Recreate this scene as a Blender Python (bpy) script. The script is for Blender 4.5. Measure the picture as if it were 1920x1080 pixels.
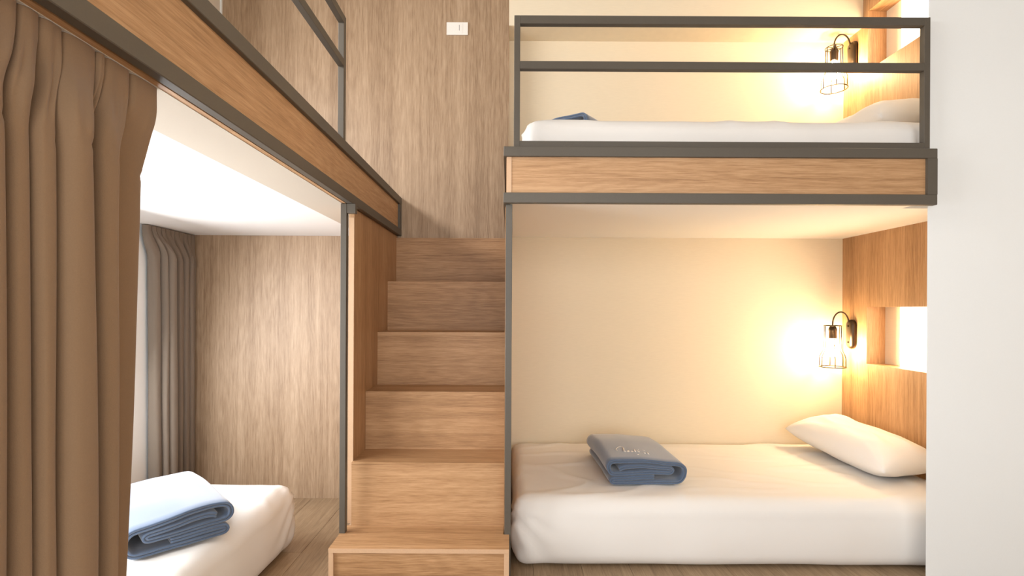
import bpy, bmesh, math, random
from mathutils import Vector, Matrix, noise
from mathutils.bvhtree import BVHTree

random.seed(7)
PI = math.pi
scene = bpy.context.scene
COL = scene.collection
for _o in list(bpy.data.objects):
    bpy.data.objects.remove(_o)

# ------------------------------------------------------------------ camera, world, lights, exposure
CAMZ = 1.04
cam_d = bpy.data.cameras.new('camera')
cam = bpy.data.objects.new('camera', cam_d)
COL.objects.link(cam)
cam.location = (0, 0, CAMZ)
cam.rotation_euler = (PI / 2, -0.005, 0)
cam_d.sensor_width = 36.0
cam_d.lens = 18.0
cam_d.shift_x = 5 / 1920
cam_d.shift_y = 38 / 1920
cam_d.clip_start = 0.05
scene.camera = cam

scene.view_settings.view_transform = 'Standard'
scene.view_settings.look = 'None'
scene.view_settings.gamma = 1.0
scene.view_settings.use_curve_mapping = False
scene.view_settings.exposure = 0.0

world = bpy.data.worlds.new('daylight')
scene.world = world
world.use_nodes = True
world.node_tree.nodes['Background'].inputs[0].default_value = (0.95, 0.98, 1.0, 1)
world.node_tree.nodes['Background'].inputs[1].default_value = 2.2


def area_light(name, loc, rot, sx, sy, power, color):
    d = bpy.data.lights.new(name, 'AREA')
    d.shape = 'RECTANGLE'
    d.size, d.size_y = sx, sy
    d.energy = power
    d.color = color
    o = bpy.data.objects.new(name, d)
    COL.objects.link(o)
    o.location, o.rotation_euler = loc, rot
    return o


# fill light added behind the camera; daylight through the left clerestory and low window
area_light('fill_behind_camera', (0.5, -1.16, 1.25), (math.radians(90), 0, 0), 3.0, 1.7, 54, (1.0, 0.985, 0.95))
area_light('daylight_upper_window', (-1.555, 1.25, 2.26), (0, math.radians(-72), 0), 0.28, 1.5, 40, (1.0, 0.98, 0.95))
area_light('daylight_lower_window', (-1.70, 1.40, 0.88), (0, math.radians(-70), 0), 0.85, 1.6, 56, (0.95, 0.98, 1.0))

# ------------------------------------------------------------------ materials


def new_mat(name):
    m = bpy.data.materials.new(name)
    m.use_nodes = True
    nt = m.node_tree
    b = nt.nodes['Principled BSDF']
    return m, nt, b


def N(nt, t, **kw):
    n = nt.nodes.new(t)
    for k, v in kw.items():
        setattr(n, k, v)
    return n


def wood(name, axis, dark, mid, light, rough=0.5, scale=1.0):
    """oak laminate, grain running along one local axis"""
    m, nt, b = new_mat(name)
    L = nt.links
    tc = N(nt, 'ShaderNodeTexCoord')
    oi = N(nt, 'ShaderNodeObjectInfo')
    mul = N(nt, 'ShaderNodeMath', operation='MULTIPLY')
    mul.inputs[1].default_value = 37.0
    L.new(oi.outputs['Random'], mul.inputs[0])
    off = N(nt, 'ShaderNodeVectorMath', operation='ADD')
    L.new(tc.outputs['Object'], off.inputs[0])
    L.new(mul.outputs[0], off.inputs[1])

    def mapped(across, along):
        mp = N(nt, 'ShaderNodeMapping')
        s = [across * scale] * 3
        s['xyz'.index(axis)] = along * scale
        mp.inputs['Scale'].default_value = s
        L.new(off.outputs[0], mp.inputs[0])
        return mp

    def tex(across, along, detail, rgh, dist=0.0):
        n = N(nt, 'ShaderNodeTexNoise')
        n.inputs['Scale'].default_value = 1.0
        n.inputs['Detail'].default_value = detail
        n.inputs['Roughness'].default_value = rgh
        n.inputs['Distortion'].default_value = dist
        L.new(mapped(across, along).outputs[0], n.inputs['Vector'])
        return n.outputs['Fac']
    band = tex(11, 0.22, 2, 0.5, 0.0)
    streak = tex(75, 1.1, 4, 0.7, 0.0)
    fibre = tex(300, 11, 3, 0.75)
    # cathedral figure
    dist = N(nt, 'ShaderNodeTexNoise')
    dist.inputs['Scale'].default_value = 1.0
    dist.inputs['Detail'].default_value = 2
    L.new(mapped(6, 0.7).outputs[0], dist.inputs['Vector'])
    ring = N(nt, 'ShaderNodeMath', operation='MULTIPLY')
    ring.inputs[1].default_value = 120.0
    L.new(dist.outputs['Fac'], ring.inputs[0])
    sn = N(nt, 'ShaderNodeMath', operation='SINE')
    L.new(ring.outputs[0], sn.inputs[0])

    def mixf(a, bb, f):
        x = N(nt, 'ShaderNodeMix')
        x.data_type = 'FLOAT'
        x.inputs[0].default_value = f
        L.new(a, x.inputs[2])
        L.new(bb, x.inputs[3])
        return x.outputs[0]
    v = mixf(band, streak, 0.5)
    v = mixf(v, fibre, 0.45)
    v = mixf(v, sn.outputs[0], 0.018)
    ramp = N(nt, 'ShaderNodeValToRGB')
    cr = ramp.color_ramp
    cr.elements[0].position, cr.elements[0].color = 0.37, (*dark, 1)
    cr.elements[1].position, cr.elements[1].color = 0.60, (*light, 1)
    e = cr.elements.new(0.48)
    e.color = (*mid, 1)
    L.new(v, ramp.inputs[0])
    L.new(ramp.outputs[0], b.inputs['Base Color'])
    b.inputs['Roughness'].default_value = rough
    bump = N(nt, 'ShaderNodeBump')
    bump.inputs['Strength'].default_value = 0.12
    bump.inputs['Distance'].default_value = 0.002
    L.new(v, bump.inputs['Height'])
    L.new(bump.outputs[0], b.inputs['Normal'])
    return m


def cloth(name, col, rough=0.9, sheen=0.0, weave=900, var=0.06, bump=0.15, sheen_tint=(1, 1, 1)):
    m, nt, b = new_mat(name)
    L = nt.links
    tc = N(nt, 'ShaderNodeTexCoord')
    n = N(nt, 'ShaderNodeTexNoise')
    n.inputs['Scale'].default_value = weave
    n.inputs['Detail'].default_value = 2
    L.new(tc.outputs['Object'], n.inputs['Vector'])
    mr = N(nt, 'ShaderNodeMapRange')
    mr.inputs[3].default_value = 1 - var
    mr.inputs[4].default_value = 1 + var
    L.new(n.outputs['Fac'], mr.inputs[0])
    vm = N(nt, 'ShaderNodeVectorMath', operation='SCALE')
    vm.inputs[0].default_value = col
    L.new(mr.outputs[0], vm.inputs['Scale'])
    L.new(vm.outputs[0], b.inputs['Base Color'])
    b.inputs['Roughness'].default_value = rough
    b.inputs['Specular IOR Level'].default_value = 0.2
    b.inputs['Sheen Weight'].default_value = sheen
    b.inputs['Sheen Roughness'].default_value = 0.5
    b.inputs['Sheen Tint'].default_value = (*sheen_tint, 1)
    bp = N(nt, 'ShaderNodeBump')
    bp.inputs['Strength'].default_value = bump
    bp.inputs['Distance'].default_value = 0.001
    L.new(n.outputs['Fac'], bp.inputs['Height'])
    L.new(bp.outputs[0], b.inputs['Normal'])
    return m


def paint(name, col, rough=0.7, linen=False):
    m, nt, b = new_mat(name)
    L = nt.links
    tc = N(nt, 'ShaderNodeTexCoord')
    n = N(nt, 'ShaderNodeTexNoise')
    n.inputs['Scale'].default_value = 1.0
    n.inputs['Detail'].default_value = 3
    mp = N(nt, 'ShaderNodeMapping')
    mp.inputs['Scale'].default_value = (25, 25, 320) if linen else (160, 160, 160)
    L.new(tc.outputs['Object'], mp.inputs[0])
    L.new(mp.outputs[0], n.inputs['Vector'])
    mr = N(nt, 'ShaderNodeMapRange')
    mr.inputs[3].default_value = 0.95 if linen else 0.985
    mr.inputs[4].default_value = 1.05 if linen else 1.015
    L.new(n.outputs['Fac'], mr.inputs[0])
    vm = N(nt, 'ShaderNodeVectorMath', operation='SCALE')
    vm.inputs[0].default_value = col
    L.new(mr.outputs[0], vm.inputs['Scale'])
    L.new(vm.outputs[0], b.inputs['Base Color'])
    b.inputs['Roughness'].default_value = rough
    b.inputs['Specular IOR Level'].default_value = 0.3
    bp = N(nt, 'ShaderNodeBump')
    bp.inputs['Strength'].default_value = 0.06
    bp.inputs['Distance'].default_value = 0.001
    L.new(n.outputs['Fac'], bp.inputs['Height'])
    L.new(bp.outputs[0], b.inputs['Normal'])
    return m


def plain(name, col, rough=0.5, metal=0.0, emit=0.0, ecol=None):
    m, nt, b = new_mat(name)
    tc = N(nt, 'ShaderNodeTexCoord')
    n = N(nt, 'ShaderNodeTexNoise')
    n.inputs['Scale'].default_value = 240
    nt.links.new(tc.outputs['Object'], n.inputs['Vector'])
    mr = N(nt, 'ShaderNodeMapRange')
    mr.inputs[3].default_value = 0.93
    mr.inputs[4].default_value = 1.07
    nt.links.new(n.outputs['Fac'], mr.inputs[0])
    vm = N(nt, 'ShaderNodeVectorMath', operation='SCALE')
    vm.inputs[0].default_value = col
    nt.links.new(mr.outputs[0], vm.inputs['Scale'])
    nt.links.new(vm.outputs[0], b.inputs['Base Color'])
    b.inputs['Roughness'].default_value = rough
    b.inputs['Metallic'].default_value = metal
    if emit:
        b.inputs['Emission Color'].default_value = (*(ecol or col), 1)
        b.inputs['Emission Strength'].default_value = emit
    return m


WD, WM, WL = (0.265, 0.134, 0.056), (0.395, 0.216, 0.099), (0.515, 0.307, 0.158)  # warmer oak tones: the warm light around stairs and bunks is put into them
M_WOOD_V = wood('oak_vertical', 'z', WD, WM, WL)
M_WALL_V = wood('oak_wall_daylit', 'z', (0.235, 0.148, 0.086), (0.345, 0.232, 0.143), (0.455, 0.325, 0.215))  # paler oak tones: the wall's neutral daylight is put into the colour
M_WOOD_X = wood('oak_across', 'x', WD, WM, WL)
M_WOOD_Y = wood('oak_along', 'y', WD, WM, WL)
M_EDGE = plain('oak_edge_band', (0.56, 0.36, 0.22), 0.5)
M_FLOOR = wood('floor_laminate', 'y', (0.20, 0.13, 0.075), (0.30, 0.205, 0.12), (0.40, 0.285, 0.175), 0.4)
M_METAL = plain('grey_brown_steel', (0.084, 0.070, 0.054), 0.5)
M_CREAM = paint('cream_wallpaper', (0.775, 0.68, 0.525), 0.8, True)
M_BEIGE = paint('beige_paint', (0.66, 0.58, 0.49), 0.8)
M_ROOF = paint('room_ceiling', (0.45, 0.42, 0.38), 0.8)
M_BORDER = paint('beige_board', (0.50, 0.435, 0.36), 0.8)
M_CEIL_L = paint('ceiling_white_left', (0.76, 0.75, 0.74), 0.8)
M_WHITE = paint('white_paint', (0.815, 0.835, 0.845), 0.75)
M_CEIL = paint('ceiling_white', (0.86, 0.84, 0.82), 0.8)
M_CURTAIN = cloth('curtain_warm_lit', (0.225, 0.140, 0.080), 0.95, 0.15, 700, 0.08, 0.2)  # browner copy of the curtain fabric; warm bounced light put into its colour
M_CURTAIN_B = cloth('curtain_cool_lit', (0.205, 0.165, 0.130), 0.95, 0.15, 700, 0.08, 0.2)  # greyer copy of that fabric; cool window light put into its colour
M_SHEET = cloth('white_cotton', (0.79, 0.765, 0.74), 0.9, 0.0, 1200, 0.02, 0.06)
M_BLANKET = cloth('slate_blue_fleece', (0.088, 0.128, 0.205), 1.0, 0.7, 500, 0.10, 0.35, (0.95, 0.92, 0.9))
M_THREAD = plain('white_thread', (0.85, 0.80, 0.76), 0.5)
M_BRONZE = plain('dark_bronze', (0.055, 0.038, 0.025), 0.32, 0.85)
M_BULB = plain('lit_bulb', (1, 0.8, 0.5), 0.4, 0, 265, (1.0, 0.73, 0.40))
M_NICHE = plain('lit_niche_panel', (1, 0.9, 0.75), 0.4, 0, 11.0, (1.0, 0.80, 0.54))
M_PLASTIC = plain('white_plastic', (0.80, 0.77, 0.73), 0.4)
M_DARKGAP = plain('dark_gap', (0.05, 0.045, 0.04), 0.6)
M_FRAME = plain('window_white', (0.8, 0.8, 0.8), 0.4)
M_GLASS, _nt, _b = new_mat('window_glass')
_b.inputs['Transmission Weight'].default_value = 1.0
_b.inputs['Roughness'].default_value = 0.0
_b.inputs['IOR'].default_value = 1.45

# ------------------------------------------------------------------ helpers


def tag(o, label, cat, group=None):
    o['label'] = label
    o['category'] = cat
    if group:
        o['group'] = group
    return o


def thing(name, label, cat, loc=(0, 0, 0), rotz=0.0, group=None):
    o = bpy.data.objects.new(name, None)
    COL.objects.link(o)
    o.location = loc
    o.rotation_euler = (0, 0, rotz)
    o.empty_display_size = 0.1
    return tag(o, label, cat, group)


def add_box(bm, x0, x1, y0, y1, z0, z1, bevel=0.0, seg=1):
    r = bmesh.ops.create_cube(bm, size=1.0)
    vs = r['verts']
    bmesh.ops.scale(bm, vec=(x1 - x0, y1 - y0, z1 - z0), verts=vs)
    bmesh.ops.translate(bm, vec=((x0 + x1) / 2, (y0 + y1) / 2, (z0 + z1) / 2), verts=vs)
    if bevel > 0:
        es = list({e for v in vs for e in v.link_edges})
        bmesh.ops.bevel(bm, geom=es, offset=bevel, segments=seg, affect='EDGES', profile=0.5)


def link_bm(name, bm, mat, parent=None, smooth=False, world=True):
    """mesh built in world coordinates; shifted into the parent's frame"""
    me = bpy.data.meshes.new(name)
    bmesh.ops.recalc_face_normals(bm, faces=bm.faces)
    bm.to_mesh(me)
    bm.free()
    if smooth:
        for p in me.polygons:
            p.use_smooth = True
    me.materials.append(mat)
    o = bpy.data.objects.new(name, me)
    COL.objects.link(o)
    if parent is not None:
        if world:
            root = parent
            off = Vector((0, 0, 0))
            while root is not None:
                off += root.location
                root = root.parent
            me.transform(Matrix.Translation(-off))
        o.parent = parent
    return o


def box(name, x0, x1, y0, y1, z0, z1, mat, parent=None, bevel=0.0, seg=1, kind=None):
    bm = bmesh.new()
    add_box(bm, x0, x1, y0, y1, z0, z1, bevel, seg)
    o = link_bm(name, bm, mat, parent)
    if kind:
        o['kind'] = kind
    return o


def boxes(name, lst, mat, parent=None, bevel=0.0, kind=None):
    bm = bmesh.new()
    for b in lst:
        add_box(bm, *b, bevel)
    o = link_bm(name, bm, mat, parent)
    if kind:
        o['kind'] = kind
    return o


def grid_mesh(bm, nu, nv, f, close_u=False):
    vs = [[bm.verts.new(f(i, j)) for j in range(nv)] for i in range(nu)]
    for i in range(nu if close_u else nu - 1):
        for j in range(nv - 1):
            k = (i + 1) % nu
            bm.faces.new((vs[i][j], vs[k][j], vs[k][j + 1], vs[i][j + 1]))
    return vs


def add_tube(bm, pts, r, seg=10, closed=False, cap=True):
    pts = [Vector(p) for p in pts]
    n = len(pts)
    rs = r if isinstance(r, (list, tuple)) else [r] * n
    rings = []
    up = Vector((0, 0, 1))
    prev = None
    for i, p in enumerate(pts):
        a = pts[(i - 1) % n] if (closed or i > 0) else p
        c = pts[(i + 1) % n] if (closed or i < n - 1) else p
        t = (c - a).normalized()
        if prev is None:
            ref = up if abs(t.dot(up)) < 0.9 else Vector((1, 0, 0))
            x = t.cross(ref).normalized()
        else:
            x = (prev - t * prev.dot(t)).normalized()
        prev = x
        y = t.cross(x)
        rings.append([bm.verts.new(p + (x * math.cos(2 * PI * k / seg) + y * math.sin(2 * PI * k / seg)) * rs[i]) for k in range(seg)])
    for i in range(n if closed else n - 1):
        A, B = rings[i], rings[(i + 1) % n]
        for k in range(seg):
            bm.faces.new((A[k], A[(k + 1) % seg], B[(k + 1) % seg], B[k]))
    if cap and not closed:
        bm.faces.new(rings[0])
        bm.faces.new(rings[-1])


def add_lathe(bm, prof, cx, cy, seg=24):
    """prof: list of (radius, z)"""
    rings = []
    for r, z in prof:
        rr = max(r, 1e-4)
        rings.append([bm.verts.new((cx + rr * math.cos(2 * PI * k / seg), cy + rr * math.sin(2 * PI * k / seg), z)) for k in range(seg)])
    for A, B in zip(rings[:-1], rings[1:]):
        for k in range(seg):
            bm.faces.new((A[k], A[(k + 1) % seg], B[(k + 1) % seg], B[k]))
    bm.faces.new(rings[0])
    bm.faces.new(rings[-1])


def smoothstep(a, b, x):
    t = min(1.0, max(0.0, (x - a) / (b - a)))
    return t * t * (3 - 2 * t)


# ------------------------------------------------------------------ key planes (metres; camera at the origin, looking along +y)
YW = 2.79          # oak wall at the back of the stairs
YC = 2.952         # cream wall behind the right beds
XH = 1.920         # headboard plane
XL = -1.743        # left window wall
BAND_B, BAND_T = 1.430, 1.638
YB = 1.89          # front face of the right bunk
XB = -0.589        # outer face of the left bunk
CEIL_R, CEIL_L = 1.450, 1.430
ZC = 2.95

# ------------------------------------------------------------------ the setting
floor = box('floor', -1.85, 2.7, -1.3, 3.1, -0.12, -0.012, M_FLOOR, kind='structure')
pw = 0.195
plank_meshes = {}
ix = 0
x = -1.85
while x < 2.7 - 1e-6:
    x1 = min(x + pw, 2.7)
    y = -1.3 - (0.37 * (ix % 3))
    while y < 3.1:
        ya, yb = max(y, -1.3), min(y + 1.28, 3.1)
        if yb - ya > 0.02:
            key = (round(x1 - x, 3), round(yb - ya, 3))
            cx, cy = (x + x1) / 2, (ya + yb) / 2
            if key not in plank_meshes:
                bm = bmesh.new()
                w, h = key
                add_box(bm, -w / 2 + 0.0005, w / 2 - 0.0005, -h / 2 + 0.0005, h / 2 - 0.0005, -0.006, 0.006, 0.0006)
                me = bpy.data.meshes.new('plank')
                bm.to_mesh(me)
                bm.free()
                me.materials.append(M_FLOOR)
                plank_meshes[key] = me
            p = bpy.data.objects.new('plank', plank_meshes[key])
            COL.objects.link(p)
            p.parent = floor
            p.location = (cx, cy, -0.006)
        y += 1.28
    x = x1
    ix += 1

box('ceiling', -1.95, 2.7, -1.3, 3.1, ZC, ZC + 0.08, M_ROOF, kind='structure')
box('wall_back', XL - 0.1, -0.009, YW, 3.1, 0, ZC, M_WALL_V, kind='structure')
box('wall_alcove', -0.009, 2.2, YC, 3.1, 0, ZC, M_CREAM, kind='structure')
box('trim_1', -0.009, XH, YW, YC, 2.581, ZC, M_CREAM, kind='structure')

# left wall with a low window, and the bulkhead above it with a clerestory window
WY0, WY1, WZ0, WZ1 = 0.55, 2.28, 0.42, 1.34
boxes('wall_left', [(XL - 0.1, XL, -1.3, WY0, 0, 1.5), (XL - 0.1, XL, WY1, YW, 0, 1.5),
                    (XL - 0.1, XL, WY0, WY1, 0, WZ0), (XL - 0.1, XL, WY0, WY1, WZ1, 1.5)], M_WHITE, kind='structure')
XU = -1.578
UY0, UY1, UZ0, UZ1 = 0.4, 2.1, 1.98, 2.55
boxes('wall_left_upper', [(XL - 0.1, XU, -1.3, UY0, 1.5, ZC), (XL - 0.1, XU, UY1, YW, 1.5, ZC),
                          (XL - 0.1, XU, UY0, UY1, 1.5, UZ0), (XL - 0.1, XU, UY0, UY1, UZ1, ZC)], M_BEIGE, kind='structure')
box('trim_2', XU, XU + 0.006, YW - 0.012, YW, 1.5, ZC, M_WHITE, kind='structure')


def window(name, xf, y0, y1, z0, z1):
    fw = 0.05
    w = boxes(name, [(xf - 0.04, xf, y0, y0 + fw, z0, z1), (xf - 0.04, xf, y1 - fw, y1, z0, z1),
                     (xf - 0.04, xf, y0 + fw, y1 - fw, z0, z0 + fw), (xf - 0.04, xf, y0 + fw, y1 - fw, z1 - fw, z1),
                     (xf - 0.035, xf - 0.005, (y0 + y1) / 2 - 0.02, (y0 + y1) / 2 + 0.02, z0 + fw, z1 - fw)], M_FRAME, kind='structure')
    for a, b in ((y0 + fw, (y0 + y1) / 2 - 0.02), ((y0 + y1) / 2 + 0.02, y1 - fw)):
        box('pane', xf - 0.024, xf - 0.018, a, b, z0 + fw, z1 - fw, M_GLASS, w)
    return w


boxes('wall_front', [(XL - 0.1, -1.0, -1.3, -1.2, 0, ZC), (2.0, 2.7, -1.3, -1.2, 0, ZC),
                     (-1.0, 2.0, -1.3, -1.2, 0, 0.4), (-1.0, 2.0, -1.3, -1.2, 2.1, ZC)], M_BEIGE, kind='structure')
box('wall_side', 2.7, 2.8, -1.3, 3.1, 0, ZC, M_BEIGE, kind='structure')


window('window_1', XL - 0.03, WY0, WY1, WZ0, WZ1)
window('window_2', XU - 0.03, UY0, UY1, UZ0, UZ1)
w3 = boxes('fill_window', [(-1.0, -0.95, -1.27, -1.23, 0.4, 2.1), (1.95, 2.0, -1.27, -1.23, 0.4, 2.1), (0.475, 0.525, -1.27, -1.23, 0.45, 2.05),
                        (-0.95, 1.95, -1.27, -1.23, 0.4, 0.45), (-0.95, 1.95, -1.27, -1.23, 2.05, 2.1)], M_FRAME, kind='structure')  # unseen window, added to frame the fill light behind the camera
box('pane', -0.95, 0.475, -1.253, -1.247, 0.45, 2.05, M_GLASS, w3)
box('pane', 0.525, 1.95, -1.253, -1.247, 0.45, 2.05, M_GLASS, w3)

# white wall on the right: its hidden edge is splayed back
bm = bmesh.new()
wx = 1.5856
pl = [(wx, 1.944), (2.7, 1.944), (2.7, 2.06), (1.74, 2.06)]
lo = [bm.verts.new((a, b, 0)) for a, b in pl]
hi = [bm.verts.new((a, b, ZC)) for a, b in pl]
bm.faces.new(lo)
bm.faces.new(hi)
for k in range(4):
    bm.faces.new((lo[k], lo[(k + 1) % 4], hi[(k + 1) % 4], hi[k]))
wr = link_bm('wall_right', bm, M_WHITE)
wr['kind'] = 'structure'

# ------------------------------------------------------------------ headboards with lit niches
NY1 = 2.751        # far side of the niches
NY0 = 2.12
NXB = 2.02         # niche back


def headboard(z0, z1, n0, n1, label, nlabel):
    t = thing('headboard', label, 'headboard', (XH, 2.5, z0), 0, 'oak headboards')
    ya, yb = 2.062, YC
    boxes('panel', [(XH, XH + 0.018, ya, yb, z0, n0), (XH, XH + 0.018, ya, yb, n1, z1),
                    (XH, XH + 0.018, NY1, yb, n0, n1), (XH, XH + 0.018, ya, NY0, n0, n1)], M_WOOD_V, t)
    box('niche_back', NXB, NXB + 0.012, NY0 - 0.012, NY1 + 0.012, n0 - 0.012, n1 + 0.012, M_CREAM, t)
    boxes('niche_side', [(XH + 0.018, NXB, NY1, NY1 + 0.012, n0, n1)], M_WOOD_V, t)
    boxes('niche_side', [(XH + 0.018, NXB, NY0 - 0.012, NY0, n0, n1)], M_WOOD_V, t)
    boxes('niche_shelf', [(XH + 0.018, NXB, NY0, NY1, n0 - 0.012, n0)], M_WOOD_Y, t)
    boxes('niche_top', [(XH + 0.018, NXB, NY0, NY1, n1, n1 + 0.012)], M_WOOD_Y, t)
    lp = box('light_panel', NXB - 0.012, NXB, NY0 + 0.002, 2.63, n0 + 0.002, n1 - 0.002, M_NICHE, t)
    lp['label'] = nlabel
    return t


headboard(0.0, CEIL_R, 0.7525, 1.057, 'oak headboard panel with a lit niche at the head of the lower right bed', 'glowing warm panel in the niche')
t_up = headboard(1.50, ZC, 2.327, 2.646, 'oak headboard panel with a lit niche at the head of the upper right bed', 'glowing warm panel in the niche')

# ------------------------------------------------------------------ right bunk
rb = thing('bunk_bed', 'grey steel and oak upper bunk on the right with a closed guard rail', 'bunk bed', (0.78, 2.4, 0), 0, 'upper bunks')
x0, x1 = -0.0236, 1.579
tz = 0.036
box('top_rail', x0, x1, YB, YB + 0.025, BAND_T - tz, BAND_T, M_METAL, rb, 0.0015)
box('bottom_rail', x0, x1, YB, YB + 0.025, BAND_B, BAND_B + tz + 0.002, M_METAL, rb, 0.0015)
box('end_bar', x1 - 0.036, x1, YB + 0.0005, YB + 0.0245, BAND_B + tz + 0.002, BAND_T - tz, M_METAL, rb)
box('infill_panel', -0.0125 + 0.018, x1 - 0.036, YB + 0.012, YB + 0.024, BAND_B + tz + 0.002, BAND_T - tz, M_WOOD_X, rb)
box('infill_edge', -0.0125, -0.0125 + 0.018, YB + 0.010, YB + 0.024, BAND_B + tz + 0.002, BAND_T - tz, M_EDGE, rb)
box('side_rail', x0, x0 + 0.025, YB + 0.025, YW, BAND_T - tz, BAND_T, M_METAL, rb)
box('side_rail', x0, x0 + 0.025, YB + 0.025, YW, BAND_B, BAND_B + tz, M_METAL, rb)
box('side_panel', x0 + 0.010, x0 + 0.022, YB + 0.025, YW, BAND_B + tz, BAND_T - tz, M_WOOD_Y, rb)
boxes('deck', [(0.002, 1.578, YB + 0.025, YC, CEIL_R, 1.50), (1.578, XH, 2.062, YC, CEIL_R, 1.50)], M_CEIL, rb)
box('end_panel', -0.017, -0.001, 1.965, YC, 0.0, BAND_B, M_WOOD_V, rb)
box('post', -0.0145, 0.0095, 1.919, 1.944, 0.0, BAND_B, M_METAL, rb, 0.001)
# guard rail
gy0, gy1 = 1.9155, 1.9395
gl0, gl1, gr0, gr1 = 0.0135, 0.036, 1.549, 1.571
box('guard_post', gl0, gl1, gy0, gy1, BAND_T - 0.03, 2.137, M_METAL, rb, 0.001)
box('guard_post', gr0, gr1, gy0, gy1, BAND_T - 0.03, 2.137, M_METAL, rb, 0.001)
for zt, h in ((2.137, 0.031), (1.966, 0.029), (1.667, 0.028)):
    box('guard_rail', gl1, gr0, gy0, gy1, zt - h, zt, M_METAL, rb, 0.001)

# ------------------------------------------------------------------ left bunk
lb = thing('bunk_bed', 'grey steel and oak upper bunk running along the left side above the brown curtain', 'bunk bed', (-1.1, 1.4, 0), 0, 'upper bunks')
ly0 = 0.12
box('top_rail', XB - 0.026, XB, ly0, YW, BAND_T - 0.039, BAND_T, M_METAL, lb, 0.0015)
box('bottom_rail', XB - 0.022, XB, ly0, YW, BAND_B, BAND_B + 0.036, M_METAL, lb, 0.0015)
box('end_bar', XB - 0.022, XB - 0.0005, YW - 0.036, YW, BAND_B + 0.036, BAND_T - 0.039, M_METAL, lb)
box('infill_panel', XB - 0.026, XB - 0.013, ly0, YW - 0.036, BAND_B + 0.036, BAND_T - 0.039, M_WOOD_Y, lb)
box('backing_board', XB - 0.040, XB - 0.026, ly0, YW, BAND_B + 0.001, BAND_T - 0.039, M_WOOD_Y, lb)
box('border_board', -0.787, XB - 0.040, ly0, YW, CEIL_L, CEIL_L + 0.03, M_BORDER, lb)
box('deck', XU + 0.008, -0.787, ly0, YW, CEIL_L, 1.50, M_CEIL_L, lb)
box('deck', XL, XU + 0.008, ly0, YW, CEIL_L, 1.499, M_CEIL_L, lb)
box('post', -0.634, -0.612, 1.919, 1.944, 0.1928, BAND_B, M_METAL, lb, 0.001)
box('post_bracket', -0.612, -0.579, 1.920, 1.943, BAND_B - 0.036, BAND_B, M_METAL, lb, 0.001)
lx0, lx1 = -0.642, -0.620
box('guard_post', lx0, lx1, 1.905, 1.930, BAND_T - 0.03, 2.130, M_METAL, lb, 0.001)
box('guard_post', lx0, lx1, ly0, ly0 + 0.025, BAND_T - 0.03, 2.130, M_METAL, lb, 0.001)
for zt, h in ((2.130, 0.030), (1.966, 0.029), (1.667, 0.026)):
    box('guard_rail', lx0, lx1, ly0 + 0.025, 1.905, zt - h, zt, M_METAL, lb, 0.001)

# ------------------------------------------------------------------ staircase between the bunks
st = thing('staircase', 'oak staircase of box steps rising between the two bunks', 'stairs', (-0.31, 2.3, 0))
sx0, sx1 = -0.611, -0.0175
SZ0, SR, SY0, ST = 0.1925, 0.245, 1.8, 0.1926
box('side_panel', -0.632, sx0, 2.014, YW - 0.002, SZ0, BAND_B - 0.002, M_WOOD_V, st)
box('side_panel_edge', -0.632, sx0, 2.011, 2.014, SZ0, BAND_B - 0.0365, M_EDGE, st)
for k in range(1, 6):
    zf = SZ0 + SR * (k - 1)
    zt = SZ0 + SR * k
    yf = SY0 + ST * k
    box('riser', sx0, sx1, yf, yf + 0.015, zf, zt - 0.018, M_WOOD_X, st)
    yb = min(yf + ST, YW - 0.002)
    box('tread', sx0, sx1, yf - 0.001, yb, zt - 0.018, zt, M_WOOD_X, st)
# bottom step: a framed box with a recessed front
bx0, bx1 = -0.632, 0.0035
boxes('tread', [(bx0, -0.018, SY0, SY0 + ST, SZ0 - 0.016, SZ0), (-0.018, bx1, SY0, 1.918, SZ0 - 0.016, SZ0)], M_WOOD_X, st)
box('stile', bx0, bx0 + 0.017, SY0, SY0 + 0.30, 0, SZ0 - 0.016, M_EDGE, st, 0.0005)
box('stile', bx1 - 0.018, bx1, SY0, SY0 + 0.10, 0, SZ0 - 0.016, M_EDGE, st, 0.0005)
box('front_edge', bx0, bx1, SY0 - 0.0012, SY0, SZ0 - 0.0155, SZ0 - 0.0005, M_EDGE, st)
box('front_panel', bx0 + 0.017, bx1 - 0.018, SY0 + 0.010, SY0 + 0.026, 0.0, SZ0 - 0.016, M_WOOD_X, st)

# ------------------------------------------------------------------ mattresses in fitted sheets


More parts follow.
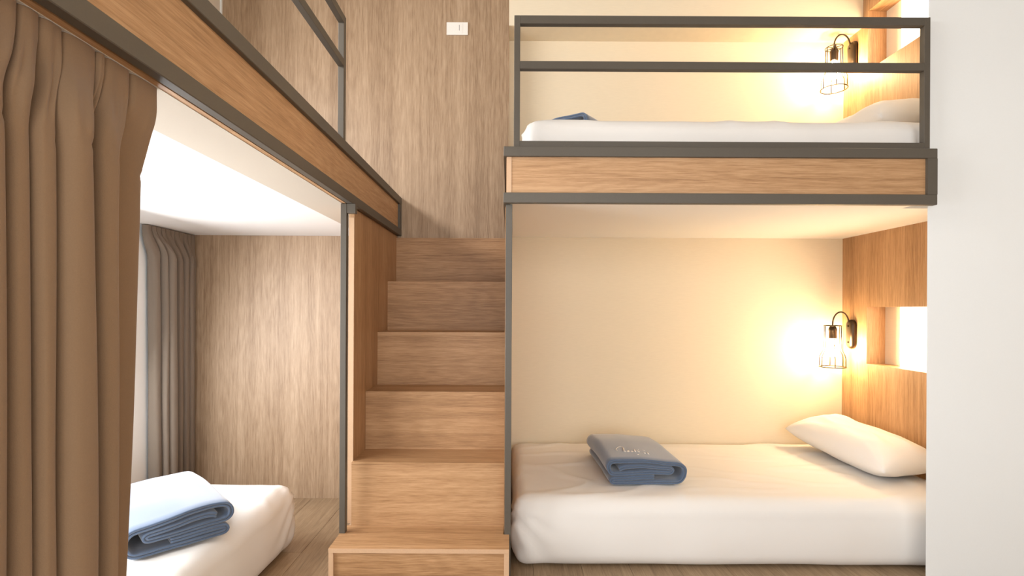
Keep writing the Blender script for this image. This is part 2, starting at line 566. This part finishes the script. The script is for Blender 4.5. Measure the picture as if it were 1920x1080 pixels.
def rounded_slab(x0, x1, y0, y1, z0, z1, r, disp, step=0.022):
    """closed rounded box of quads, vertices pushed along their normal by disp(p, n)"""
    bm = bmesh.new()
    c = Vector(((x0 + x1) / 2, (y0 + y1) / 2, (z0 + z1) / 2))
    h = Vector(((x1 - x0) / 2, (y1 - y0) / 2, (z1 - z0) / 2))
    ns = [max(4, int(2 * h[i] / step)) for i in range(3)]
    cache = {}

    def vert(p):
        k = (round(p[0], 5), round(p[1], 5), round(p[2], 5))
        if k not in cache:
            q = Vector([max(-(h[i] - r), min(h[i] - r, p[i])) for i in range(3)])
            d = Vector(p) - q
            n = d.normalized() if d.length > 1e-9 else Vector((0, 0, 1))
            w = q + n * r + c
            w += n * disp(w, n)
            cache[k] = bm.verts.new(w)
        return cache[k]
    for ax in range(3):
        u, v = (ax + 1) % 3, (ax + 2) % 3
        for s in (-1, 1):
            for i in range(ns[u]):
                for j in range(ns[v]):
                    qs = []
                    for a, b in ((0, 0), (1, 0), (1, 1), (0, 1)):
                        p = [0, 0, 0]
                        p[ax] = s * h[ax]
                        p[u] = -h[u] + 2 * h[u] * (i + a) / ns[u]
                        p[v] = -h[v] + 2 * h[v] * (j + b) / ns[v]
                        qs.append(vert(p))
                    if len(set(qs)) == 4:
                        bm.faces.new(qs if s > 0 else qs[::-1])
    return bm


def ridged(p, s):
    return 1.0 - abs(noise.noise(Vector((p[0] * s[0], p[1] * s[1], p[2] * s[2])))) * 2.0


def sheet_disp(x0, x1, y0, y1, z0, z1, seed):
    def f(p, n):
        q = p + Vector((seed * 3.7, seed * 1.3, 0))
        d = 0.004 * noise.noise(q * 3.0)
        side = 1 - abs(n.z)
        # long soft creases on the top
        d += 0.0065 * max(0, ridged(q + Vector((0.15 * math.sin(q.y * 5), 0, 0)), (3.0, 7.0, 1)) - 0.72) / 0.28 * max(0, n.z)
        # belly on the sides, tuck at the bottom
        t = (p.z - z0) / (z1 - z0)
        d += side * (0.014 * math.sin(PI * min(1, max(0, t))) + 0.004 * noise.noise(q * 6))
        # rolled seam just under the top edge
        d += side * 0.003 * math.exp(-((p.z - z1 + 0.05) / 0.008) ** 2)
        # gathers fanning out of the four corners
        cx = min(abs(p.x - x0), abs(p.x - x1))
        cy = min(abs(p.y - y0), abs(p.y - y1))
        dist = math.hypot(cx, cy)
        near = math.exp(-(dist / 0.16) ** 2)
        ang = math.atan2(p.z - z1 + 0.02, dist + 0.02)
        d += near * 0.006 * math.sin(ang * 16 + seed) * side
        d += near * 0.004 * ridged(q, (9, 9, 16))
        return d
    return f


def mattress(x0, x1, y0, y1, z0, z1, r, label, seed, group='white mattresses'):
    bm = rounded_slab(x0, x1, y0, y1, z0, z1, r, sheet_disp(x0, x1, y0, y1, z0, z1, seed), 0.017)
    t = thing('mattress', label, 'mattress', ((x0 + x1) / 2, (y0 + y1) / 2, z0), 0, group)
    o = link_bm('fitted_sheet', bm, M_SHEET, t, True)
    # elastic hem under the edge
    bm = bmesh.new()
    rr = 0.012
    add_box(bm, x0 + r, x1 - r, y0 + r, y1 - r, z0 - 0.0, z0 + 0.01)
    link_bm('base_cloth', bm, M_SHEET, t)
    return t


MT = 0.283
mattress(0.024, 1.895, 2.043, 2.925, 0.004, MT - 0.004, 0.05, 'white sheeted mattress on the floor below the right bunk', 1)
UB = 1.785
mattress(0.062, 1.895, 1.985, 2.925, 1.506, UB - 0.004, 0.05, 'white sheeted mattress on the upper right bunk behind the guard rail', 2)
mattress(-1.70, -0.935, 0.38, 2.235, 0.006, MT - 0.004, 0.055, 'white sheeted mattress beneath the left bunk beside the window', 3)

# ------------------------------------------------------------------ pillows


def pillow(label, loc, rot, lx, ly, th, seed):
    bm = bmesh.new()
    nu, nv = 44, 60

    def surf(s):
        def f(i, j):
            u = -1 + 2 * i / (nu - 1)
            v = -1 + 2 * j / (nv - 1)
            # pulled-in sides, pointed corners
            px = u * (1 - 0.07 * (1 - v * v) * abs(u))
            py = v * (1 - 0.05 * (1 - u * u) * abs(v))
            prof = (max(0, 1 - abs(u) ** 2.6) ** 0.55) * (max(0, 1 - abs(v) ** 5.0) ** 0.5)
            q = Vector((u * 1.1 + seed, v * 1.6, s * 3))
            edge = max(abs(u), abs(v))
            wr = 0.010 * ridged(q, (2.2, 1.3, 1)) * smoothstep(0.98, 0.5, edge) + 0.012 * noise.noise(q * 1.2)
            cor = math.exp(-((1 - abs(u)) ** 2 + (1 - abs(v)) ** 2) / 0.16)
            wr += cor * 0.006 * math.sin(math.atan2(1 - abs(u) + 0.05, 1 - abs(v) + 0.05) * 14)
            z = s * (th / 2 * prof + wr * prof)
            if s < 0:
                z *= 0.75
            return (px * lx / 2, py * ly / 2, z)
        return f
    grid_mesh(bm, nu, nv, surf(1))
    grid_mesh(bm, nu, nv, surf(-1))
    bmesh.ops.remove_doubles(bm, verts=bm.verts, dist=0.0005)
    o = link_bm('pillow', bm, M_SHEET, None, True)
    o.location = loc
    o.rotation_euler = rot
    tag(o, label, 'pillow', 'white pillows')
    return o


pillow('plump white pillow leaning on the headboard of the lower right bed', (1.724, 2.535, 0.371), (math.radians(3.2), math.radians(-3), math.radians(6)), 0.315, 0.66, 0.19, 0.3)
pillow('white pillow on the upper right bunk mattress behind the guard rail', (1.714, 2.48, 1.886), (0, math.radians(-8), math.radians(4)), 0.36, 0.62, 0.19, 4.1)

# ------------------------------------------------------------------ folded blankets


def resample(pts, step):
    out = [pts[0].copy()]
    acc = 0.0
    for a, b in zip(pts[:-1], pts[1:]):
        L = (b - a).length
        if L < 1e-9:
            continue
        t = step - acc
        while t <= L:
            out.append(a.lerp(b, t / L))
            t += step
        acc = (acc + L) % step
    return out


def arc(cx, cz, r, a0, a1, n=10, sx=1.0):
    return [Vector((cx + sx * r * math.cos(a0 + (a1 - a0) * k / n), cz + r * math.sin(a0 + (a1 - a0) * k / n))) for k in range(n + 1)]


def fold_path(w, s):
    """end view of a blanket folded in thirds, then rolled over itself; s = thickness of one doubled layer"""
    P = []
    P += [Vector((0.60 * w, 1.62 * s)), Vector((0.3 * w, 1.66 * s)), Vector((0.10 * w, 1.60 * s))]
    P += arc(0.085 * w, 1.08 * s, 0.54 * s, PI / 2, 3 * PI / 2)
    P += [Vector((0.4 * w, 0.52 * s)), Vector((0.75 * w, 0.50 * s))]
    P += arc(0.89 * w, 2.62 * s, 2.10 * s, -PI / 2, PI / 2, 16, 0.85)
    P += [Vector((0.70 * w, 5.05 * s)), Vector((0.45 * w, 5.5 * s)), Vector((0.20 * w, 5.55 * s))]
    P += arc(0.085 * w, 4.1 * s, 1.40 * s, PI / 2 + 0.15, 3 * PI / 2, 14, 0.9)
    P += [Vector((0.3 * w, 2.72 * s)), Vector((0.6 * w, 2.68 * s))]
    P += arc(0.80 * w, 3.22 * s, 0.53 * s, -PI / 2, PI / 2)
    P += [Vector((0.6 * w, 3.95 * s)), Vector((0.38 * w, 4.25 * s)), Vector((0.22 * w, 4.2 * s)), Vector((0.15 * w, 3.75 * s))]
    P = resample(P, 0.006)
    for _ in range(3):
        P = [P[0]] + [(P[i - 1] + P[i] * 2 + P[i + 1]) / 4 for i in range(1, len(P) - 1)] + [P[-1]]
    return P


def blanket_mesh(w, length, s, seed, mirror=False):
    bm = bmesh.new()
    path = fold_path(w, s)
    n = len(path)
    nrm = []
    for i in range(n):
        a, b = path[max(0, i - 1)], path[min(n - 1, i + 1)]
        t = (b - a).normalized()
        nrm.append(Vector((-t.y, t.x)))
    nl = 26

    def place(p, k):
        v = k / (nl - 1)
        yy = v * length
        # soft rounding of the cut ends and gentle sag
        zz = p.y
        lift = 0.008 * math.sin(v * PI) * (p.y / (6 * s)) + 0.006 * noise.noise(Vector((p.x * 6 + seed, yy * 5, p.y * 9)))
        xx = p.x + 0.006 * noise.noise(Vector((yy * 4 + seed, p.y * 15, 3.3)))
        yy += 0.006 * noise.noise(Vector((p.x * 9, p.y * 30, seed + v))) * (1 if v < 0.5 else -1)
        zz = max(0.0, zz + lift * smoothstep(0.0, 1.2 * s, p.y))
        if mirror:
            xx = w - xx
        return Vector((xx - w / 2, yy - length / 2, zz))
    for off in (-0.25, 0.25):
        th = 0.44 * s / 2
        for side_pair in ((off * s - th, off * s + th),):
            # closed ribbon cross-section with rounded tips
            left = [path[i] + nrm[i] * side_pair[0] for i in range(n)]
            right = [path[i] + nrm[i] * side_pair[1] for i in range(n)]
            loop = left + right[::-1]
            m = len(loop)
            mid = path
            rings = []
            for k in range(nl):
                sh = 1.0
                ring = []
                tapered = min(k, nl - 1 - k)
                sh = {0: 0.55, 1: 0.95}.get(tapered, 1.0)
                for q in range(m):
                    idx = q if q < n else 2 * n - 1 - q
                    cen = mid[idx] + nrm[idx] * off * s
                    p = cen + (loop[q] - cen) * sh
                    kk = k
                    if tapered == 1:
                        kk = 0.12 if k < nl / 2 else nl - 1 - 0.12
                    ring.append(bm.verts.new(place(p, kk)))
                rings.append(ring)
            for A, B in zip(rings[:-1], rings[1:]):
                for q in range(m):
                    bm.faces.new((A[q], A[(q + 1) % m], B[(q + 1) % m], B[q]))
            # strip caps
            for R in (rings[0], rings[-1]):
                for i in range(n - 1):
                    bm.faces.new((R[i], R[i + 1], R[m - 2 - i], R[m - 1 - i]))
    return bm


def blanket(label, loc, rotz, w, length, s, seed, mirror):
    bm = blanket_mesh(w, length, s, seed, mirror)
    t = thing('folded_blanket', label, 'blanket', loc, rotz, 'folded blue blankets')
    o = link_bm('fleece', bm, M_BLANKET, t, True, world=False)
    return t, o


BZ = MT + 0.003
b1, f1 = blanket('folded slate blue blanket with white embroidery on the lower right bed', (0.585, 2.42, BZ), math.radians(2), 0.345, 0.45, 0.0185, 1.0, False)
b2, f2 = blanket('folded slate blue blanket on the left mattress, half behind the brown curtain', (-1.187, 1.765, BZ), math.radians(45.5), 0.295, 0.46, 0.0183, 5.0, True)
b3, f3 = blanket('folded blue blanket peeking over the upper right mattress behind the guard rail', (0.323, 2.49, UB + 0.003), math.radians(-35), 0.32, 0.44, 0.0185, 9.0, True)


def lettering(root, fleece, strokes):
    """embroidered strokes given on the blanket's top as local (x, y), laid on its surface"""
    dg = bpy.context.evaluated_depsgraph_get()
    bmt = bmesh.new()
    bmt.from_mesh(fleece.data)
    tree = BVHTree.FromBMesh(bmt)
    for pts, r in strokes:
        P = []
        for (px, py) in pts:
            hit = tree.ray_cast(Vector((px, py, 1.0)), Vector((0, 0, -1)))
            if hit[0] is not None:
                P.append(hit[0] + Vector((0, 0, 0.0006)))
        if len(P) >= 2:
            bm = bmesh.new()
            add_tube(bm, P, r * 1.25, 6)
            link_bm('embroidered_letter', bm, M_THREAD, root, True, world=False)
    bmt.free()


def px_to_local(px, py, root, ztop):
    """where the sight line of a point of the lettering meets the blanket's top"""
    h = CAMZ - ztop
    a = -0.005
    dx, dy = px - 955, py - 578
    dxr = dx * math.cos(a) - dy * math.sin(a) * -1
    dyr = dy + dx * a
    d = h * 960 / dyr
    X = dx * d / 960
    v = Vector((X, d, ztop)) - root.location
    return (Matrix.Rotation(-root.rotation_euler.z, 3, 'Z') @ v).xy


def zpix(lst):
    return [(1140 + a / 21.33, 830 + b / 21.33) for a, b in lst]


LET = [
    ([(400, 368), (350, 335), (345, 310), (400, 268), (460, 238), (520, 224), (590, 232), (640, 280), (655, 330)], 0.0011),
    ([(645, 300), (665, 350), (685, 395), (745, 402)], 0.0026),
    ([(800, 392), (850, 365), (880, 385), (850, 402), (800, 395)], 0.0020),
    ([(950, 398), (1000, 382), (1030, 396), (990, 405)], 0.0018),
    ([(1080, 335), (1100, 370), (1130, 405)], 0.0024),
    ([(1185, 345), (1215, 385), (1290, 405)], 0.0018),
    ([(1225, 328), (1255, 332)], 0.0016),
    ([(1215, 505), (1260, 500)], 0.0018),
    ([(1420, 318), (1490, 330)], 0.0012),
    ([(1450, 412), (1490, 425), (1520, 440)], 0.0024),
    ([(1590, 392), (1630, 430), (1655, 452)], 0.0024),
]
ztop = BZ + 0.0185 * 6.0
lettering(b1, f1, [([px_to_local(*p, b1, ztop) for p in zpix(pts)], r) for pts, r in LET])

# ------------------------------------------------------------------ curtains


def curtain(name, label, prof_top, prof_mid, prof_bot, ztop, zbot, xplane, crease_z, mat, nz=90, thick=0.002):
    """prof_*: functions s in 0..1 -> (y, bulge). Heading gathered at the top."""
    t = thing(name, label, 'curtain', (xplane, prof_bot(0.5)[0], zbot), 0, 'bed curtains')
    bm = bmesh.new()
    nu = 420

    def f(i, j):
        s = i / (nu - 1)
        v = (j / (nz - 1)) ** 1.35
        z = ztop + (zbot - ztop) * v
        ya, xa = prof_top(s)
        yb, xb = prof_mid(s)
        yc, xc = prof_bot(s)
        m = smoothstep(0.015, 0.11, v + 0.02 * noise.noise(Vector((s * 14, 0.5, 2))))
        x = xa + (xb + (xc - xb) * v - xa) * m
        y = ya + (yb + (yc - yb) * v - ya) * m
        # slight waviness down the drop
        free = smoothstep(0.0, 0.06, s) * smoothstep(1.0, 0.94, s)
        x += 0.004 * noise.noise(Vector((s * 26, z * 2.2, 1.7))) * m
        y += (0.003 * noise.noise(Vector((s * 18, z * 2.6, 7.1))) + 0.006 * noise.noise(Vector((s * 9, z * 1.1, 3.1)))) * m * free
        # heading creases
        hd = math.exp(-((v - 0.07) / 0.05) ** 2)
        x += 0.006 * hd * noise.noise(Vector((s * 60, z * 14, 4.4)))
        for cz in crease_z:
            x += -0.0022 * math.exp(-((z - cz - 0.004 * math.sin(s * 40)) / 0.004) ** 2) * m
        return (xplane + x, y, z)
    grid_mesh(bm, nu, nz, f)
    o = link_bm('drape', bm, mat, t, True)
    md = o.modifiers.new('thickness', 'SOLIDIFY')
    md.thickness = thick
    md.offset = 0
    return t


def lobes(bounds, depth, amps=None, valley=0.22):
    """rounded folds between neighbouring bounds; returns s -> (y, bulge)"""
    n = len(bounds) - 1

    def f(s):
        q = s * n
        k = min(n - 1, int(q))
        u = q - k
        a = (amps[k] if amps else 1.0) * depth
        # overhanging lobe: the cloth swings past its neighbour before turning in
        ang = (u - 0.5) * 2
        y = bounds[k] + (bounds[k + 1] - bounds[k]) * (u - 0.13 * math.sin(2 * PI * u))
        bul = a * (max(0.0, 1 - abs(ang) ** 2.4)) ** 0.75
        return y, bul
    return f


def px_y(px, xu):
    return 1.8 * xu / (955 - px)


def bounds_px(lst, xu, xend):  # fold edges along the drape
    return [0.37, 0.42, 0.50] + [px_y(p, xu) for p in lst[:-1]] + [px_y(lst[-1], xend)]


tb = bounds_px((-44, 26, 66, 110, 174, 187, 238, 287), 340, 342)
mb = bounds_px((-44, 26, 66, 110, 174, 187, 238, 267), 316, 345)
bnd = bounds_px((-50, 42, 86, 126, 192, 200, 210, 213), 315, 345)
amps_f = [1, 1, 1, 1.0, 0.9, 1.0, 1.2, 0.6, 1.05, 0.18]
top_f = lobes(tb, 0.018)
mid_f = lobes(mb, 0.056, amps_f)
bot_f = lobes(bnd, 0.060, amps_f)
curtain('curtain', 'brown curtain hanging from the left bunk, in deep folds at the front', top_f, mid_f, bot_f, BAND_B - 0.0005, 0.012, -0.648, (1.262,), M_CURTAIN, 110)

# grey-brown curtain drawn back at the far end of the left window wall
bb = [2.445, 2.49, 2.515, 2.565, 2.605, 2.632, 2.66, 2.69, 2.715, 2.74, 2.765, 2.782]
bq = [y + 0.02 * (1 - k / 11) for k, y in enumerate(bb)]
tt = [2.41 + (2.784 - 2.41) * k / (len(bb) - 1) for k in range(len(bb))]
amps_b = [0.8, 1.2, 1.5, 0.7, 1.1, 0.8, 1.0, 0.8, 0.9, 0.7, 0.6]
curtain('curtain', 'grey-brown curtain gathered in the far corner of the left bed, by the window', lobes(tt, 0.024), lobes(bb, 0.050, amps_b), lobes(bq, 0.050, amps_b),
        CEIL_L - 0.003, 0.012, XL + 0.012, (), M_CURTAIN_B, 90)

# ------------------------------------------------------------------ wall lamps


def wall_lamp(label, y, zoff, group):
    lx = 1.808
    t = thing('wall_lamp', label, 'lamp', (XH, y, 0.905 + zoff), 0, group)
    Z = lambda z: z + zoff
    # domed stadium back plate
    bm = bmesh.new()
    hz, r = 0.048, 0.034
    rings = []
    for d, sc in ((0.0, 1.0), (0.010, 1.0), (0.017, 0.93), (0.023, 0.72), (0.026, 0.4)):
        ring = []
        for k in range(32):
            a = 2 * PI * k / 32
            cz = hz if math.sin(a) >= 0 else -hz
            ring.append(bm.verts.new((XH - d, y + r * sc * math.cos(a), Z(0.905) + cz + r * sc * math.sin(a))))
        rings.append(ring)
    for A, B in zip(rings[:-1], rings[1:]):
        for k in range(32):
            bm.faces.new((A[k], A[(k + 1) % 32], B[(k + 1) % 32], B[k]))
    bm.faces.new(rings[0])
    bm.faces.new(rings[-1])
    link_bm('back_plate', bm, M_BRONZE, t, True)
    # screws
    for dz in (0.045, -0.045):
        bm = bmesh.new()
        add_tube(bm, [(XH - 0.0255, y, Z(0.905 + dz)), (XH - 0.031, y, Z(0.905 + dz))], 0.005, 10)
        link_bm('screw', bm, M_BRONZE, t)
    # swan-neck arm
    bm = bmesh.new()
    cx, rx, rz = (lx + XH - 0.022) / 2, (XH - 0.022 - lx) / 2, 0.066
    pts = [(lx, y, Z(0.945))]
    for k in range(0, 25):
        a = PI - PI * k / 24
        pts.append((cx + rx * math.cos(a), y, Z(0.962) + rz * math.sin(a)))
    pts.append((XH - 0.022, y, Z(0.93)))
    add_tube(bm, pts, 0.0042, 10)
    link_bm('arm', bm, M_BRONZE, t, True)
    # socket
    bm = bmesh.new()
    add_lathe(bm, [(0.004, Z(0.955)), (0.012, Z(0.952)), (0.020, Z(0.938)), (0.0225, Z(0.926)), (0.0205, Z(0.925)), (0.0205, Z(0.884)), (0.018, Z(0.880))], lx, y)
    link_bm('socket', bm, M_BRONZE, t, True)
    # cage
    cg = bmesh.new()
    rt, rbm, zt, zb = 0.043, 0.066, Z(0.952), Z(0.722)
    circ = lambda R, z: [(lx + R * math.cos(2 * PI * k / 32), y + R * math.sin(2 * PI * k / 32), z) for k in range(32)]
    add_tube(cg, circ(rt, zt), 0.0024, 8, True)
    link_bm('cage_ring', cg, M_BRONZE, t, True)
    cg = bmesh.new()
    add_tube(cg, circ(rbm, zb), 0.0032, 8, True)
    link_bm('cage_ring', cg, M_BRONZE, t, True)
    for k in range(6):
        a = 2 * PI * k / 6 + 0.15
        cg = bmesh.new()
        prof = [(0.012, zt), (rt, zt), (rt, zt - 0.06), (rt + 0.002, zt - 0.125), (rt + 0.008, zt - 0.145), (rbm - 0.004, zt - 0.165), (rbm, zt - 0.18), (rbm, zb)]
        add_tube(cg, [(lx + R * math.cos(a), y + R * math.sin(a), z) for R, z in prof], 0.0026, 6)
        link_bm('cage_wire', cg, M_BRONZE, t, True)
    bm = bmesh.new()
    add_lathe(bm, [(0.012, Z(0.8795)), (0.014, Z(0.865)), (0.022, Z(0.845)), (0.029, Z(0.822)), (0.030, Z(0.808)), (0.025, Z(0.79)), (0.014, Z(0.780)), (0.002, Z(0.777))], lx, y)
    bo = link_bm('bulb', bm, M_BULB, t, True)
    bo['label'] = 'glowing warm bulb'
    return t


wall_lamp('lit bronze cage lamp on the headboard of the lower right bed', 2.862, 0.0, 'caged wall lamps')
wall_lamp('lit bronze cage lamp on the headboard of the upper right bunk', 2.862, 1.552, 'caged wall lamps')

# ------------------------------------------------------------------ switch plate on the oak wall
sw = thing('light_switch', 'white switch plate high on the oak wall above the stairs', 'switch', (-0.291, YW, 2.035))
u155 = 1.55 * 0.001875
sx_a, sx_b = (835 - 955) * u155, (875 - 955) * u155
sz_b, sz_a = CAMZ + (577.4 - 66.5) * u155, CAMZ + (577.4 - 43) * u155
box('plate', sx_a, sx_b, YW - 0.009, YW, sz_b, sz_a, M_PLASTIC, sw, 0.0025, 2)
mx = (sx_a + sx_b) / 2
box('rocker', mx - 0.019, mx + 0.031, YW - 0.0105, YW - 0.009, sz_b + 0.010, sz_a - 0.010, M_PLASTIC, sw, 0.0006)
box('indicator', mx + 0.0105, mx + 0.0125, YW - 0.0108, YW - 0.0105, sz_b + 0.022, sz_a - 0.016, M_DARKGAP, sw)
